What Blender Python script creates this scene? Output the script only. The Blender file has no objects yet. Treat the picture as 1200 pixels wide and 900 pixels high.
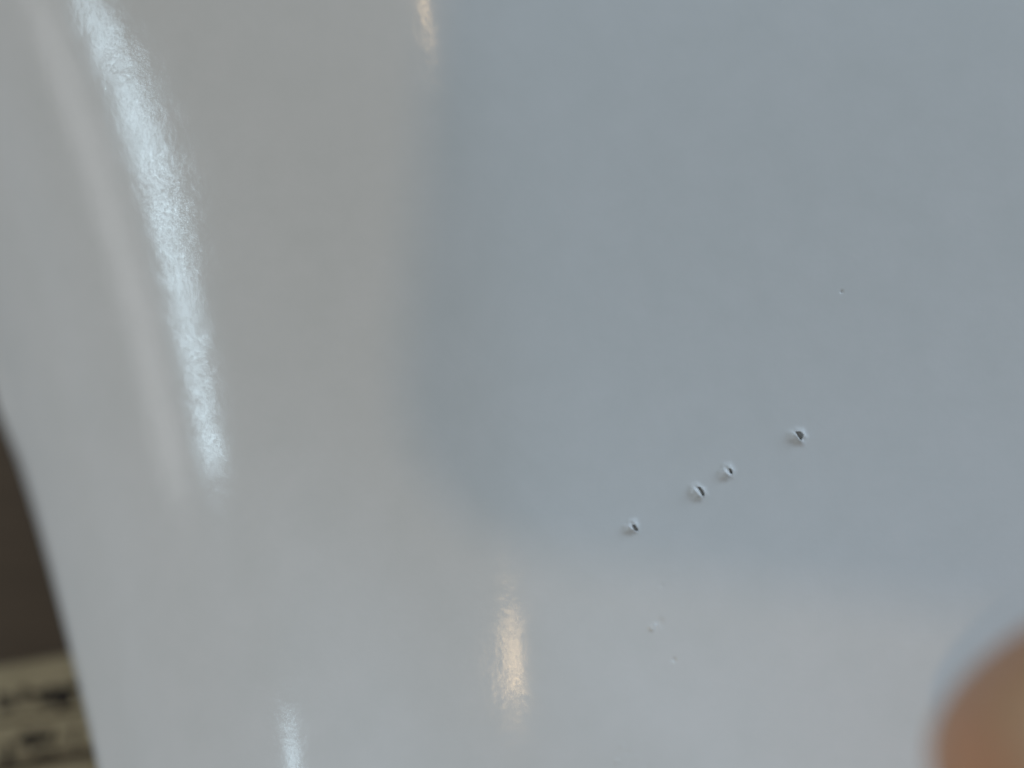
import bpy, bmesh, math, random
import numpy as np
from mathutils import Vector

sc = bpy.context.scene
MM = 0.001
CAM_H = 110.0                       # camera height over the sheet, mm
S = 80.0 / 1200.0                   # mm per photograph pixel on the sheet plane


def at(px, py, z=0.0):
    """point (mm) seen at photograph pixel px, py at height z (mm)"""
    k = (CAM_H - z) / CAM_H
    return ((px - 600) * S * k, (450 - py) * S * k, z)


# ------------------------------------------------------------------ camera
cam_d = bpy.data.cameras.new('camera')
cam_d.sensor_width = 36.0
cam_d.lens = 36.0 / 80.0 * CAM_H
cam_d.clip_start = 0.002
cam_d.clip_end = 20.0
cam_d.dof.use_dof = True
cam_d.dof.focus_distance = 0.1117
cam_d.dof.aperture_fstop = cam_d.lens / 11.0
cam = bpy.data.objects.new('camera', cam_d)
sc.collection.objects.link(cam)
cam.location = (0, 0, CAM_H * MM)
sc.camera = cam

# ------------------------------------------------------------------ room light
world = bpy.data.worlds.new('World')
sc.world = world
world.use_nodes = True
bg = world.node_tree.nodes['Background']
bg.inputs['Color'].default_value = (0.325, 0.305, 0.255, 1)
bg.inputs['Strength'].default_value = 0.48


def lamp(name, direction, dist, sx, sy, col, power, roll=None):
    ld = bpy.data.lights.new(name, 'AREA')
    ld.shape = 'ELLIPSE' if roll is None else 'RECTANGLE'
    ld.size, ld.size_y = sx, sy
    ld.color = col
    ld.energy = power
    o = bpy.data.objects.new(name, ld)
    sc.collection.objects.link(o)
    d = Vector(direction).normalized()
    o.location = d * dist
    z = d
    up = Vector(roll) if roll is not None else Vector((0, 1, 0))
    y = (up - up.dot(z) * z).normalized()
    x = y.cross(z)
    from mathutils import Matrix
    o.rotation_euler = Matrix((x, y, z)).transposed().to_euler()
    return o


AX = math.radians(14.4)             # the fold runs 14.4 degrees off the picture's vertical
ax_t = Vector((-math.sin(AX), math.cos(AX), 0))    # along the fold, upwards
ax_u = Vector((-math.cos(AX), -math.sin(AX), 0))   # across the fold, to the left

# warm ceiling bulb almost overhead
lamp('ceiling_lamp', (-0.28, 0.06, 1), 1.55, 0.072, 0.072, (1.0, 0.69, 0.36), 1.7)
# the broad grey daylight of two windows
lamp('window_light_right', (0.88, 0.5, 0.33), 2.0, 1.8, 1.1, (0.60, 0.79, 0.99), 29.5, roll=(0, 0, 1))
lamp('window_light_left', (-0.9, 0.35, 0.30), 1.8, 2.6, 1.6, (0.58, 0.74, 0.98), 8.3, roll=(0, 0, 1))
lamp('second_daylight_tube', (-0.655, 0.235, 0.718), 1.6, 0.085, 0.09, (0.66, 0.87, 1.0), 1.5, roll=(0, 1, 0))
# narrow cool lights whose reflections run along the curl
lamp('daylight_tube', (-0.790, -0.150, 0.595), 1.6, 0.055, 0.11, (0.66, 0.87, 1.0), 2.0, roll=(0, 1, 0))
lamp('far_daylight_tube', (-0.885, -0.18, 0.43), 2.0, 0.25, 0.3, (0.95, 0.97, 1.0), 1.2, roll=(0, 1, 0))

sc.view_settings.view_transform = 'Standard'
sc.view_settings.look = 'None'
sc.view_settings.exposure = 0.0
sc.view_settings.gamma = 1.0

# ------------------------------------------------------------------ helpers


def mat(name):
    m = bpy.data.materials.new(name)
    m.use_nodes = True
    return m, m.node_tree, m.node_tree.nodes['Principled BSDF']


def node(nt, kind, **kw):
    n = nt.nodes.new(kind)
    for k, v in kw.items():
        if k in n.inputs:
            n.inputs[k].default_value = v
        else:
            setattr(n, k, v)
    return n


def link(o, parent=None):
    sc.collection.objects.link(o)
    if parent:
        o.parent = parent
    return o


def tag(o, label=None, cat=None, kind=None, group=None):
    if label:
        o['label'] = label
    if cat:
        o['category'] = cat
    if kind:
        o['kind'] = kind
    if group:
        o['group'] = group
    return o


# ------------------------------------------------------------------ materials
m_sheet, nt, b = mat('glossy_white_film')
b.inputs['Base Color'].default_value = (0.80, 0.80, 0.79, 1)
b.inputs['Roughness'].default_value = 0.17
b.inputs['Specular IOR Level'].default_value = 0.20
tc = node(nt, 'ShaderNodeTexCoord')
n1 = node(nt, 'ShaderNodeTexNoise', Scale=2300.0, Detail=4.0, Roughness=0.6)
n2 = node(nt, 'ShaderNodeTexNoise', Scale=420.0, Detail=3.0, Roughness=0.5)
nt.links.new(tc.outputs['Object'], n1.inputs['Vector'])
nt.links.new(tc.outputs['Object'], n2.inputs['Vector'])
b1 = node(nt, 'ShaderNodeBump', Strength=1.0, Distance=0.0000085)
b2 = node(nt, 'ShaderNodeBump', Strength=1.0, Distance=0.000026)
nt.links.new(n1.outputs['Fac'], b1.inputs['Height'])
nt.links.new(n2.outputs['Fac'], b2.inputs['Height'])
nt.links.new(b2.outputs['Normal'], b1.inputs['Normal'])
nt.links.new(b1.outputs['Normal'], b.inputs['Normal'])
n3 = node(nt, 'ShaderNodeTexNoise', Scale=240.0, Detail=5.0, Roughness=0.65)
nt.links.new(tc.outputs['Object'], n3.inputs['Vector'])
mc = node(nt, 'ShaderNodeValToRGB')
mc.color_ramp.elements[0].position = 0.3
mc.color_ramp.elements[0].color = (0.78, 0.783, 0.772, 1)
mc.color_ramp.elements[1].position = 0.7
mc.color_ramp.elements[1].color = (0.815, 0.812, 0.805, 1)
nt.links.new(n3.outputs['Fac'], mc.inputs['Fac'])
ms = node(nt, 'ShaderNodeMapRange')
ms.inputs['From Min'].default_value = 0.35
ms.inputs['From Max'].default_value = 0.65
ms.inputs['To Min'].default_value = 0.25
ms.inputs['To Max'].default_value = 1.0
nt.links.new(n3.outputs['Fac'], ms.inputs['Value'])
nt.links.new(ms.outputs['Result'], b1.inputs['Strength'])
nt.links.new(mc.outputs['Color'], b.inputs['Base Color'])
mr = node(nt, 'ShaderNodeMapRange')
mr.inputs['To Min'].default_value = 0.11
mr.inputs['To Max'].default_value = 0.15
nt.links.new(n2.outputs['Fac'], mr.inputs['Value'])
nt.links.new(mr.outputs['Result'], b.inputs['Roughness'])

# ------------------------------------------------------------------ the sheet
TABLE_Z = -22.5
# punctures: centre px, ring radius px, aperture outline (px offsets from centre)
HOLES = [
    (936.5, 512, 11.5, [(-3, -6), (3, -6.5), (7, -3), (6.5, 1), (4, 5), (2, 4), (-1, -1)]),
    (740.0, 618, 9.5, [(0, -3), (4, -3.5), (7.5, 1), (9, 4), (4.5, 5), (2, 2)]),
    (818.5, 577.5, 11, [(-1, -6.5), (2.5, -7), (6.5, -3), (8, 2), (7, 5.5), (4.5, 3.5), (1.5, -2)]),
    (852.5, 554, 10.5, [(2, -5), (4.5, -5), (7, -2), (7, 2), (4.5, 2), (2.5, -1)]),
]
NICKS = [  # px, py, radius px, depth mm (negative pushes in)
    (987.5, 341.5, 1.6, -0.10), (773, 728, 5.0, -0.035), (763, 735, 3.2, 0.075), (766.5, 731.5, 2.0, 0.05),
    (788.5, 771, 2.6, -0.05), (720, 882, 2.2, 0.05), (726, 866, 3.0, 0.018), (733, 873, 3.0, -0.018),
    (742, 878, 3.0, 0.015), (757, 892, 4.0, -0.02), (776, 686, 3.0, -0.012),
]


def ut(x, y):
    return -x * math.cos(AX) - y * math.sin(AX), -x * math.sin(AX) + y * math.cos(AX)


DEV, Y1, Y2, RIDGE = 0.00017, -20.0, 28.7, 0.046
U_START = ut(*at(470, 450)[:2])[0]


def fold_slope(u):
    """downward slope of the sheet across the fold as u (mm, to the left) grows"""
    w = np.clip(u - U_START, 0, None)
    return 0.0045 * w + 0.00060 * w ** 2 + 0.00000000003 * w ** 6


_us = np.linspace(-90, 60, 6001)
_fs = np.concatenate([[0], np.cumsum((fold_slope(_us[1:]) + fold_slope(_us[:-1])) / 2 * np.diff(_us))])


# extra waviness along the curling side: slope against the distance along the fold
_kt = [-60, -33, -29, -25, -22, -20, -17, -13, -8, -3, 2, 6, 11, 17, 24, 31, 37, 43]
_ks = [-.14, -.14, -.14, -.14, -.14, -.13, -.13, -.13, -.13, -.11, -.057, -.058, -.055, -.045, -.022, .018, .06, .09]
_ds = np.linspace(-80, 120, 4001)
_s0 = np.interp(_ds, [-80, -25, -18, -8, -5, 0, 5, 9, 120], [0, 0, -0.03, 0.140, 0.140, 0.112, 0.04, 0.01, 0.0])
_s0 = np.convolve(np.pad(_s0, 20, mode='edge'), np.hanning(41) / np.hanning(41).sum(), mode='valid')
_dz = np.concatenate([[0], np.cumsum(_s0[1:] * np.diff(_ds))])
_dz -= np.interp(0.0, _ds, _dz)
_ts = np.linspace(-60, 60, 2401)
_sl = np.convolve(np.pad(np.interp(_ts, _kt, _ks), 30, mode='edge'), np.hanning(61) / np.hanning(61).sum(), mode='valid')
_tz = np.concatenate([[0], np.cumsum(_sl[1:] * np.diff(_ts))])
_tz -= 0.5 * (np.interp(5.0, _ts, _tz) + np.interp(-18.0, _ts, _tz))


def gauss(x, y, px, py, r):
    cx, cy, _ = at(px, py)
    return np.exp(-((x - cx) ** 2 + (y - cy) ** 2) / (r * S) ** 2)


def height(x, y):
    u = -x * math.cos(AX) - y * math.sin(AX)
    z = 0.0135 * y + 0.00225 * y ** 2 + 0.030 * x - 0.0006 * (y + 19) * x
    z = z + DEV * (-(y ** 3) / 3 + (Y1 + Y2) * y ** 2 / 2 - Y1 * Y2 * y)
    # tilt of the whole sheet, then a shallow ridge running down the picture
    z = z - 0.048 * y
    z = z + np.interp(x - 0.3 + 0.149 * (y + 19), _ds, _dz)
    z = z - 0.5 * RIDGE * 9 * np.log(np.cosh((x - 0.3 + 0.149 * (y + 19)) / 3.0)) 
    tv = -x * math.sin(AX) + y * math.cos(AX)
    z = z - np.interp(u + 1.5 / (1 + np.exp((tv + 19) / 4.0)), _us, _fs)
    # lazy undulation of loose film
    z = z + 0.012 * np.sin(x / 9.0 + y / 17.0 + 1.0) * np.sin(y / 12.0 - x / 25.0)
    # a soft step along the curling side
    z = z + np.interp(tv, _ts, _tz) / (1 + np.exp(-(u - U_START - 8) / 3.6))
    # far sides sag to the table outside the picture
    z = z - 0.02 * np.clip(-u - 48, 0, None) ** 2 - 0.02 * np.clip(np.abs(y) - 42, 0, None) ** 2
    for hx, hy, r, poly in HOLES:
        cx, cy, _ = at(hx, hy)
        dx, dy = (x - cx) / S, (y - cy) / S           # px, y up
        aa = np.arctan2(dy, dx)
        r = r * (1 + 0.10 * np.cos(2 * aa + hx) + 0.07 * np.cos(3 * aa + hy) + 0.03 * np.cos(7 * aa + hx))
        e1 = (-dx - dy) / math.sqrt(2)                # to the lower left
        rr = np.sqrt(dx ** 2 + dy ** 2)
        z = z + 0.26 * np.exp(-(rr / (0.80 * r)) ** 3)     # pushed up from below
        z = z - 0.13 * np.exp(-((e1 + 3.0) / 3.0) ** 2 - (rr / (0.7 * r)) ** 4)     # sunken round the opening
        z = z + 0.10 * np.exp(-((e1 - 0.8) / 2.0) ** 2 - (rr / (0.6 * r)) ** 4)   # torn lip left of the opening
    for px, py, r, d in NICKS:
        z = z + 1.4 * d * gauss(x, y, px, py, r)
    return np.maximum(z, TABLE_Z + 0.5)


def lines(lo, hi, step, dense, fine, half):
    """grid lines lo..hi, spacing step, with bands of spacing fine around the dense positions"""
    v = list(np.arange(lo, hi + 1e-6, step))
    for c in dense:
        v = [q for q in v if abs(q - c) > half]
        v += list(np.arange(c - half, c + half + 1e-6, fine))
    v = sorted(v)
    out = [v[0]]
    for q in v[1:]:
        if q - out[-1] > fine * 0.6:
            out.append(q)
    return np.array(out)


hc = [ut(*at(h[0], h[1])[:2]) for h in HOLES]
nc = [ut(*at(n[0], n[1])[:2]) for n in NICKS]
U_EDGE = 42.9
uu = lines(-75, U_EDGE, 0.6, [c[0] for c in hc], 0.035, 1.0)
uu = np.unique(np.concatenate([uu, lines(-75, U_EDGE, 0.6, [c[0] for c in nc], 0.06, 0.5)]))
tt = lines(-62, 62, 0.6, [c[1] for c in hc], 0.035, 1.0)
tt = np.unique(np.concatenate([tt, lines(-62, 62, 0.6, [c[1] for c in nc], 0.06, 0.5)]))
uu = uu[np.concatenate([[True], np.diff(uu) > 0.02])]
tt = tt[np.concatenate([[True], np.diff(tt) > 0.02])]
U, T = np.meshgrid(uu, tt, indexing='ij')
U = U + np.clip(U - 36, 0, None) / 7.3 * 0.13 * np.clip(T + 30, -15, 40)      # the free edge runs a little off the fold
X = -U * math.cos(AX) - T * math.sin(AX)
Y = -U * math.sin(AX) + T * math.cos(AX)
Z = height(X, Y)
nu, nt_ = U.shape
idx = np.arange(nu * nt_).reshape(nu, nt_)
faces = np.stack([idx[:-1, :-1], idx[:-1, 1:], idx[1:, 1:], idx[1:, :-1]], -1).reshape(-1, 4)
xc = (X[:-1, :-1] + X[1:, 1:]).reshape(-1) / 2
yc = (Y[:-1, :-1] + Y[1:, 1:]).reshape(-1) / 2
keep = np.ones(len(faces), bool)
for hx, hy, r, poly in HOLES:
    cx, cy, _ = at(hx, hy)
    px_, py_ = (xc - cx) / S, -(yc - cy) / S
    inside = np.zeros(len(faces), bool)
    n = len(poly)
    for i in range(n):
        x1, y1 = poly[i]
        x2, y2 = poly[(i + 1) % n]
        if y1 == y2:
            continue
        c = ((y1 > py_) != (y2 > py_)) & (px_ < (x2 - x1) * (py_ - y1) / (y2 - y1) + x1)
        inside ^= c
    keep &= ~inside
faces = faces[keep]
me = bpy.data.meshes.new('plastic_sheet')
co = np.stack([X, Y, Z], -1).reshape(-1, 3) * MM
me.vertices.add(len(co))
me.vertices.foreach_set('co', co.reshape(-1))
me.loops.add(faces.size)
me.loops.foreach_set('vertex_index', faces.reshape(-1).astype(np.int32))
me.polygons.add(len(faces))
me.polygons.foreach_set('loop_start', np.arange(0, faces.size, 4, dtype=np.int32))
me.polygons.foreach_set('loop_total', np.full(len(faces), 4, dtype=np.int32))
me.update(calc_edges=True)
me.validate()
me.polygons.foreach_set('use_smooth', np.ones(len(me.polygons), bool))
me.materials.append(m_sheet)
sheet = link(bpy.data.objects.new('plastic_sheet', me))
if me.polygons[len(me.polygons) // 2].normal.z < 0:
    me.flip_normals()
so = sheet.modifiers.new('thickness', 'SOLIDIFY')
so.thickness = 0.00018
so.offset = -1
tag(sheet, 'glossy white plastic sheet with four small punctures, curling down at its left side', 'sheet')

# the dull inner layer that shows through the punctures
bx = np.arange(4, 32.01, 0.7)
by = np.arange(-17, 3.01, 0.7)
BX, BY = np.meshgrid(bx, by, indexing='ij')
_h, HOLES_, _n = height, list(HOLES), list(NICKS)
HOLES.clear()
NICKS.clear()
BZ = height(BX, BY) - 0.16
HOLES.extend(HOLES_)
NICKS.extend(_n)
bi = np.arange(BX.size).reshape(BX.shape)
bf = np.stack([bi[:-1, :-1], bi[1:, :-1], bi[1:, 1:], bi[:-1, 1:]], -1).reshape(-1, 4)
bme = bpy.data.meshes.new('inner_layer')
bme.from_pydata([tuple(v) for v in (np.stack([BX, BY, BZ], -1).reshape(-1, 3) * MM)], [], [tuple(map(int, f)) for f in bf])
m_in, nt, b = mat('dull_grey_inner_film')
b.inputs['Base Color'].default_value = (0.80, 0.80, 0.79, 1)
b.inputs['Roughness'].default_value = 0.7
bme.materials.append(m_in)
link(bpy.data.objects.new('inner_layer', bme), sheet)

# torn lips of the punctures, one part each
for hx, hy, r, poly in HOLES:
    bm = bmesh.new()
    random.seed(int(hx))
    n = len(poly)
    # resample the outline
    pts = []
    for i in range(n):
        x1, y1 = poly[i]
        x2, y2 = poly[(i + 1) % n]
        for k in range(4):
            f = k / 4
            pts.append((x1 + (x2 - x1) * f, y1 + (y2 - y1) * f))
    mx = sum(p[0] for p in pts) / len(pts)
    my = sum(p[1] for p in pts) / len(pts)
    rings = []
    prof = [(-0.4, -0.05), (0.0, 0.015), (0.7, 0.025), (1.3, 0.01), (2.0, -0.04)]
    for p in pts:
        dx, dy = p[0] - mx, p[1] - my
        L = math.hypot(dx, dy) or 1
        dx, dy = dx / L, dy / L
        j = 0.75 + random.random() * 0.5
        ring = []
        for off, dz in prof:
            qx, qy, _ = at(hx + p[0] + dx * off * j, hy + p[1] + dy * off * j)
            ring.append(bm.verts.new((qx * MM, qy * MM, (float(height(np.array(qx), np.array(qy))) + dz * j) * MM)))
        rings.append(ring)
    for i in range(len(rings)):
        a, c = rings[i], rings[(i + 1) % len(rings)]
        for k in range(len(prof) - 1):
            f = bm.faces.new((a[k], a[k + 1], c[k + 1], c[k]))
            f.smooth = True
    bmesh.ops.recalc_face_normals(bm, faces=bm.faces)
    pm = bpy.data.meshes.new('torn_lip')
    bm.to_mesh(pm)
    bm.free()
    pm.materials.append(m_sheet)
    link(bpy.data.objects.new('torn_lip', pm), sheet)

# ------------------------------------------------------------------ what the sheet lies on
m_table, nt, b = mat('dark_brown_wood')
tc = node(nt, 'ShaderNodeTexCoord')
mp = node(nt, 'ShaderNodeMapping')
mp.inputs['Scale'].default_value = (12, 160, 12)
nz = node(nt, 'ShaderNodeTexNoise', Scale=6.0, Detail=6.0, Roughness=0.6)
cr = node(nt, 'ShaderNodeValToRGB')
cr.color_ramp.elements[0].color = (0.050, 0.033, 0.020, 1)
cr.color_ramp.elements[1].color = (0.105, 0.075, 0.050, 1)
nt.links.new(tc.outputs['Object'], mp.inputs['Vector'])
nt.links.new(mp.outputs['Vector'], nz.inputs['Vector'])
nt.links.new(nz.outputs['Fac'], cr.inputs['Fac'])
nt.links.new(cr.outputs['Color'], b.inputs['Base Color'])
b.inputs['Roughness'].default_value = 0.55

bm = bmesh.new()
bmesh.ops.create_cube(bm, size=1.0)
bmesh.ops.scale(bm, vec=(0.7, 0.5, 0.02), verts=bm.verts)
bmesh.ops.bevel(bm, geom=list(bm.edges), offset=0.002, segments=2, affect='EDGES')
tm = bpy.data.meshes.new('table_surface')
bm.to_mesh(tm)
bm.free()
tm.materials.append(m_table)
table = link(bpy.data.objects.new('table_surface', tm))
table.location = (0, 0, TABLE_Z * MM - 0.01)
tag(table, kind='structure')

m_card, nt, b = mat('beige_card')
tc = node(nt, 'ShaderNodeTexCoord')
nz = node(nt, 'ShaderNodeTexNoise', Scale=260.0, Detail=5.0, Roughness=0.6)
cr = node(nt, 'ShaderNodeValToRGB')
cr.color_ramp.elements[0].position = 0.3
cr.color_ramp.elements[0].color = (0.34, 0.295, 0.19, 1)
cr.color_ramp.elements[1].position = 0.7
cr.color_ramp.elements[1].color = (0.46, 0.40, 0.27, 1)
nt.links.new(tc.outputs['Object'], nz.inputs['Vector'])
nt.links.new(nz.outputs['Fac'], cr.inputs['Fac'])
nt.links.new(cr.outputs['Color'], b.inputs['Base Color'])
b.inputs['Roughness'].default_value = 0.7
m_ink, nt, b = mat('brown_black_ink')
b.inputs['Base Color'].default_value = (0.02, 0.015, 0.012, 1)
b.inputs['Roughness'].default_value = 0.8


def prism(name, pts, z0, z1, m, parent=None):
    """pts: outline in mm at height z1, extruded down to z0"""
    bm = bmesh.new()
    top = [bm.verts.new((x * MM, y * MM, z1 * MM)) for x, y in pts]
    bot = [bm.verts.new((x * MM, y * MM, z0 * MM)) for x, y in pts]
    bm.faces.new(top)
    bm.faces.new(bot[::-1])
    n = len(pts)
    for i in range(n):
        bm.faces.new((top[i], bot[i], bot[(i + 1) % n], top[(i + 1) % n]))
    bmesh.ops.recalc_face_normals(bm, faces=bm.faces)
    pm = bpy.data.meshes.new(name)
    bm.to_mesh(pm)
    bm.free()
    pm.materials.append(m)
    return link(bpy.data.objects.new(name, pm), parent)


CARDS = [  # outline px, top height (mm), label, marks (px, py, w, h, lean)
    ([(-260, 824), (103, 765), (116, 825), (-250, 884)], -21.3,
     'blurred beige printed card lying topmost beside the dark table at lower left',
     [(-60, 832, 58, 15, 0), (7, 823, 19, 20, .2), (28, 816, 13, 22, .1), (38, 813, 23, 6, 0), (47, 820, 7, 18, 0), (58, 815, 17, 21, -.1),
      (74, 817, 22, 25, 0), (88, 806, 10, 12, .2)]),
    ([(-250, 890), (112, 831), (121, 873), (-240, 935)], -21.3,
     'blurred beige printed card with two dark smudges, middle of the three at lower left',
     [(-40, 880, 38, 15, 0), (9, 884, 13, 25, .1), (24, 870, 12, 12, .1), (37, 867, 20, 22, .15), (54, 864, 19, 16, -.1), (68, 868, 7, 8, 0), (88, 862, 6, 28, 0),
      (55, 883, 29, 6, .0)]),
    ([(-240, 948), (130, 886), (140, 960), (-225, 1010)], -21.3,
     'blurred beige printed card at the bottom edge, lowest of the three',
     [(10, 935, 29, 20, 0), (45, 925, 23, 15, 0), (90, 922, 26, 18, 0)]),
]
for outline, ztop, lab, marks in CARDS:
    card = prism('printed_card', [at(px, py, ztop)[:2] for px, py in outline], TABLE_Z + 0.01, ztop, m_card)
    tag(card, lab, 'card', group='beige printed cards under the sheet')
    for (mx, my, w, h, lean) in marks:
        random.seed(int(mx * 7 + my))
        pts = []
        for k in range(12):
            a = k / 12 * 2 * math.pi
            rr = 0.75 + 0.5 * random.random()
            ex = math.copysign(abs(math.cos(a)) ** 0.6, math.cos(a)) * w / 2 * rr
            ey = math.copysign(abs(math.sin(a)) ** 0.6, math.sin(a)) * h / 2 * rr
            pts.append(at(mx + ex + lean * ey, my + ey - 0.16 * ex, ztop)[:2])
        prism('printed_mark', pts, ztop + 0.01, ztop + 0.03, m_ink, card)

# ------------------------------------------------------------------ the hand whose fingertip shows
m_skin, nt, b = mat('skin')
tc = node(nt, 'ShaderNodeTexCoord')
nz = node(nt, 'ShaderNodeTexNoise', Scale=180.0, Detail=4.0)
cr = node(nt, 'ShaderNodeValToRGB')
cr.color_ramp.elements[0].color = (0.50, 0.24, 0.13, 1)
cr.color_ramp.elements[1].color = (0.61, 0.325, 0.18, 1)
nt.links.new(tc.outputs['Object'], nz.inputs['Vector'])
nt.links.new(nz.outputs['Fac'], cr.inputs['Fac'])
nt.links.new(cr.outputs['Color'], b.inputs['Base Color'])
b.inputs['Roughness'].default_value = 0.5
b.inputs['Subsurface Weight'].default_value = 0.15
b.inputs['Subsurface Radius'].default_value = (0.003, 0.001, 0.0005)
m_nail, nt, b = mat('fingernail')
b.inputs['Base Color'].default_value = (0.56, 0.33, 0.18, 1)
b.inputs['Roughness'].default_value = 0.25

FZ = 25.0
tip = Vector(at(1166, 750, FZ))
fd = Vector((0.62, -0.78, -0.04)).normalized()      # from the tip back towards the knuckle
sd = Vector((0.78, 0.62, 0.0)).normalized()
up = fd.cross(sd)
if up.z < 0:
    up = -up


def H(a, s, h):
    return tip + fd * a + sd * s + up * h


joints, edges, radii = [], [], []


def J(p, r, parent=None):
    joints.append(p * MM)
    radii.append(r * MM)
    if parent is not None:
        edges.append((parent, len(joints) - 1))
    return len(joints) - 1


wrist = J(H(150, 38, -22), 24)
palm = J(H(112, 34, -12), 25, wrist)
fore = J(H(195, 44, -34), 25, wrist)
FING = [  # knuckle s, knuckle a, (segments: a, s, h, r)
    [(76, 4, 4, 11.5), (46, 2, 8, 10.5), (22, 0.5, 5, 10.2), (9, 0, 1.5, 10.0), (0, 0, 0, 9.2)],
    [(76, 27, 8, 11.0), (52, 29, 10, 9.4), (34, 29, -4, 8.6), (27, 29, -16, 7.8), (25, 29, -22, 6.4)],
    [(78, 47, 6, 10.5), (52, 50, 6, 9.0), (34, 51, -10, 8.2), (30, 51, -22, 7.2), (29, 51, -27, 6.0)],
    [(86, 65, 0, 9.6), (66, 70, -2, 7.8), (54, 72, -14, 7.0), (50, 72, -23, 6.4), (49, 72, -27, 5.4)],
    [(120, 6, -16, 13.0), (94, -16, -20, 11.0), (72, -24, -22, 9.4), (56, -26, -24, 8.4), (50, -26, -24, 6.8)],
]
for ch in FING:
    pr = palm
    for a, s, h, r in ch:
        pr = J(H(a, s, h), r, pr)
hm = bpy.data.meshes.new('person')
hm.from_pydata([tuple(j) for j in joints], edges, [])
hand = link(bpy.data.objects.new('person', hm))
sk = hand.modifiers.new('skin', 'SKIN')
hm.skin_vertices[0].data[0].use_root = True
for i, r in enumerate(radii):
    hm.skin_vertices[0].data[i].radius = (r, r)
sk.use_smooth_shade = True
ss = hand.modifiers.new('sub', 'SUBSURF')
ss.levels = ss.render_levels = 3
hm.materials.append(m_skin)
tag(hand, 'bare out-of-focus fingertip of a hand reaching in at the lower right corner', 'person')
# nail on the far side of the fingertip
bm = bmesh.new()
from mathutils.bvhtree import BVHTree
bpy.context.view_layer.update()
dg = bpy.context.evaluated_depsgraph_get()
bvh = BVHTree.FromObject(hand, dg)
gr = []
for i in range(8):
    row = []
    for j in range(7):
        w_ = 4.6 if i > 0 else 3.6
        q = H(-2.5 + 12 * i / 7 + (0.5 * abs(j - 3) if i == 0 else 0), (j - 3) / 3 * w_, 30) * MM
        hit_ = bvh.ray_cast(q, -up)
        pz = hit_[0] if hit_[0] is not None else bvh.find_nearest(H(-2.5 + 12 * i / 7, (j - 3) / 3 * 3.5, 5) * MM)[0]
        row.append(bm.verts.new(pz + up * (0.45 if 0 < j < 6 and i < 7 else 0.1) * MM))
    gr.append(row)
for i in range(7):
    for j in range(6):
        bm.faces.new((gr[i][j], gr[i][j + 1], gr[i + 1][j + 1], gr[i + 1][j])).smooth = True
nm = bpy.data.meshes.new('fingernail')
bm.to_mesh(nm)
bm.free()
nm.materials.append(m_nail)
nl = link(bpy.data.objects.new('fingernail', nm), hand)
nl.modifiers.new('thickness', 'SOLIDIFY').thickness = 0.0005

# ------------------------------------------------------------------ the phone that takes the picture and shades the sheet
m_ph, nt, b = mat('dark_phone_shell')
b.inputs['Base Color'].default_value = (0.05, 0.05, 0.055, 1)
b.inputs['Roughness'].default_value = 0.35
PH_Z = CAM_H + 3.0
PX0, PY0, PW, PH, PR = -41.7, -3.4, 150.0, 74.0, 11.5     # its lower left corner
out = []
ra = math.radians(-8.2)
for cx, cy, a0 in ((PW - PR, PR, -90), (PW - PR, PH - PR, 0), (PR, PH - PR, 90), (PR, PR, 180)):
    for k in range(9):
        a = math.radians(a0 + k * 90 / 8)
        qx, qy = cx + PR * math.cos(a), cy + PR * math.sin(a)
        out.append((PX0 + qx * math.cos(ra) - qy * math.sin(ra), PY0 + qx * math.sin(ra) + qy * math.cos(ra)))
ph_root = prism('phone', out, PH_Z, PH_Z + 8.0, m_ph)
tag(ph_root, 'dark phone held over the sheet, casting the rounded soft shadow', 'phone')
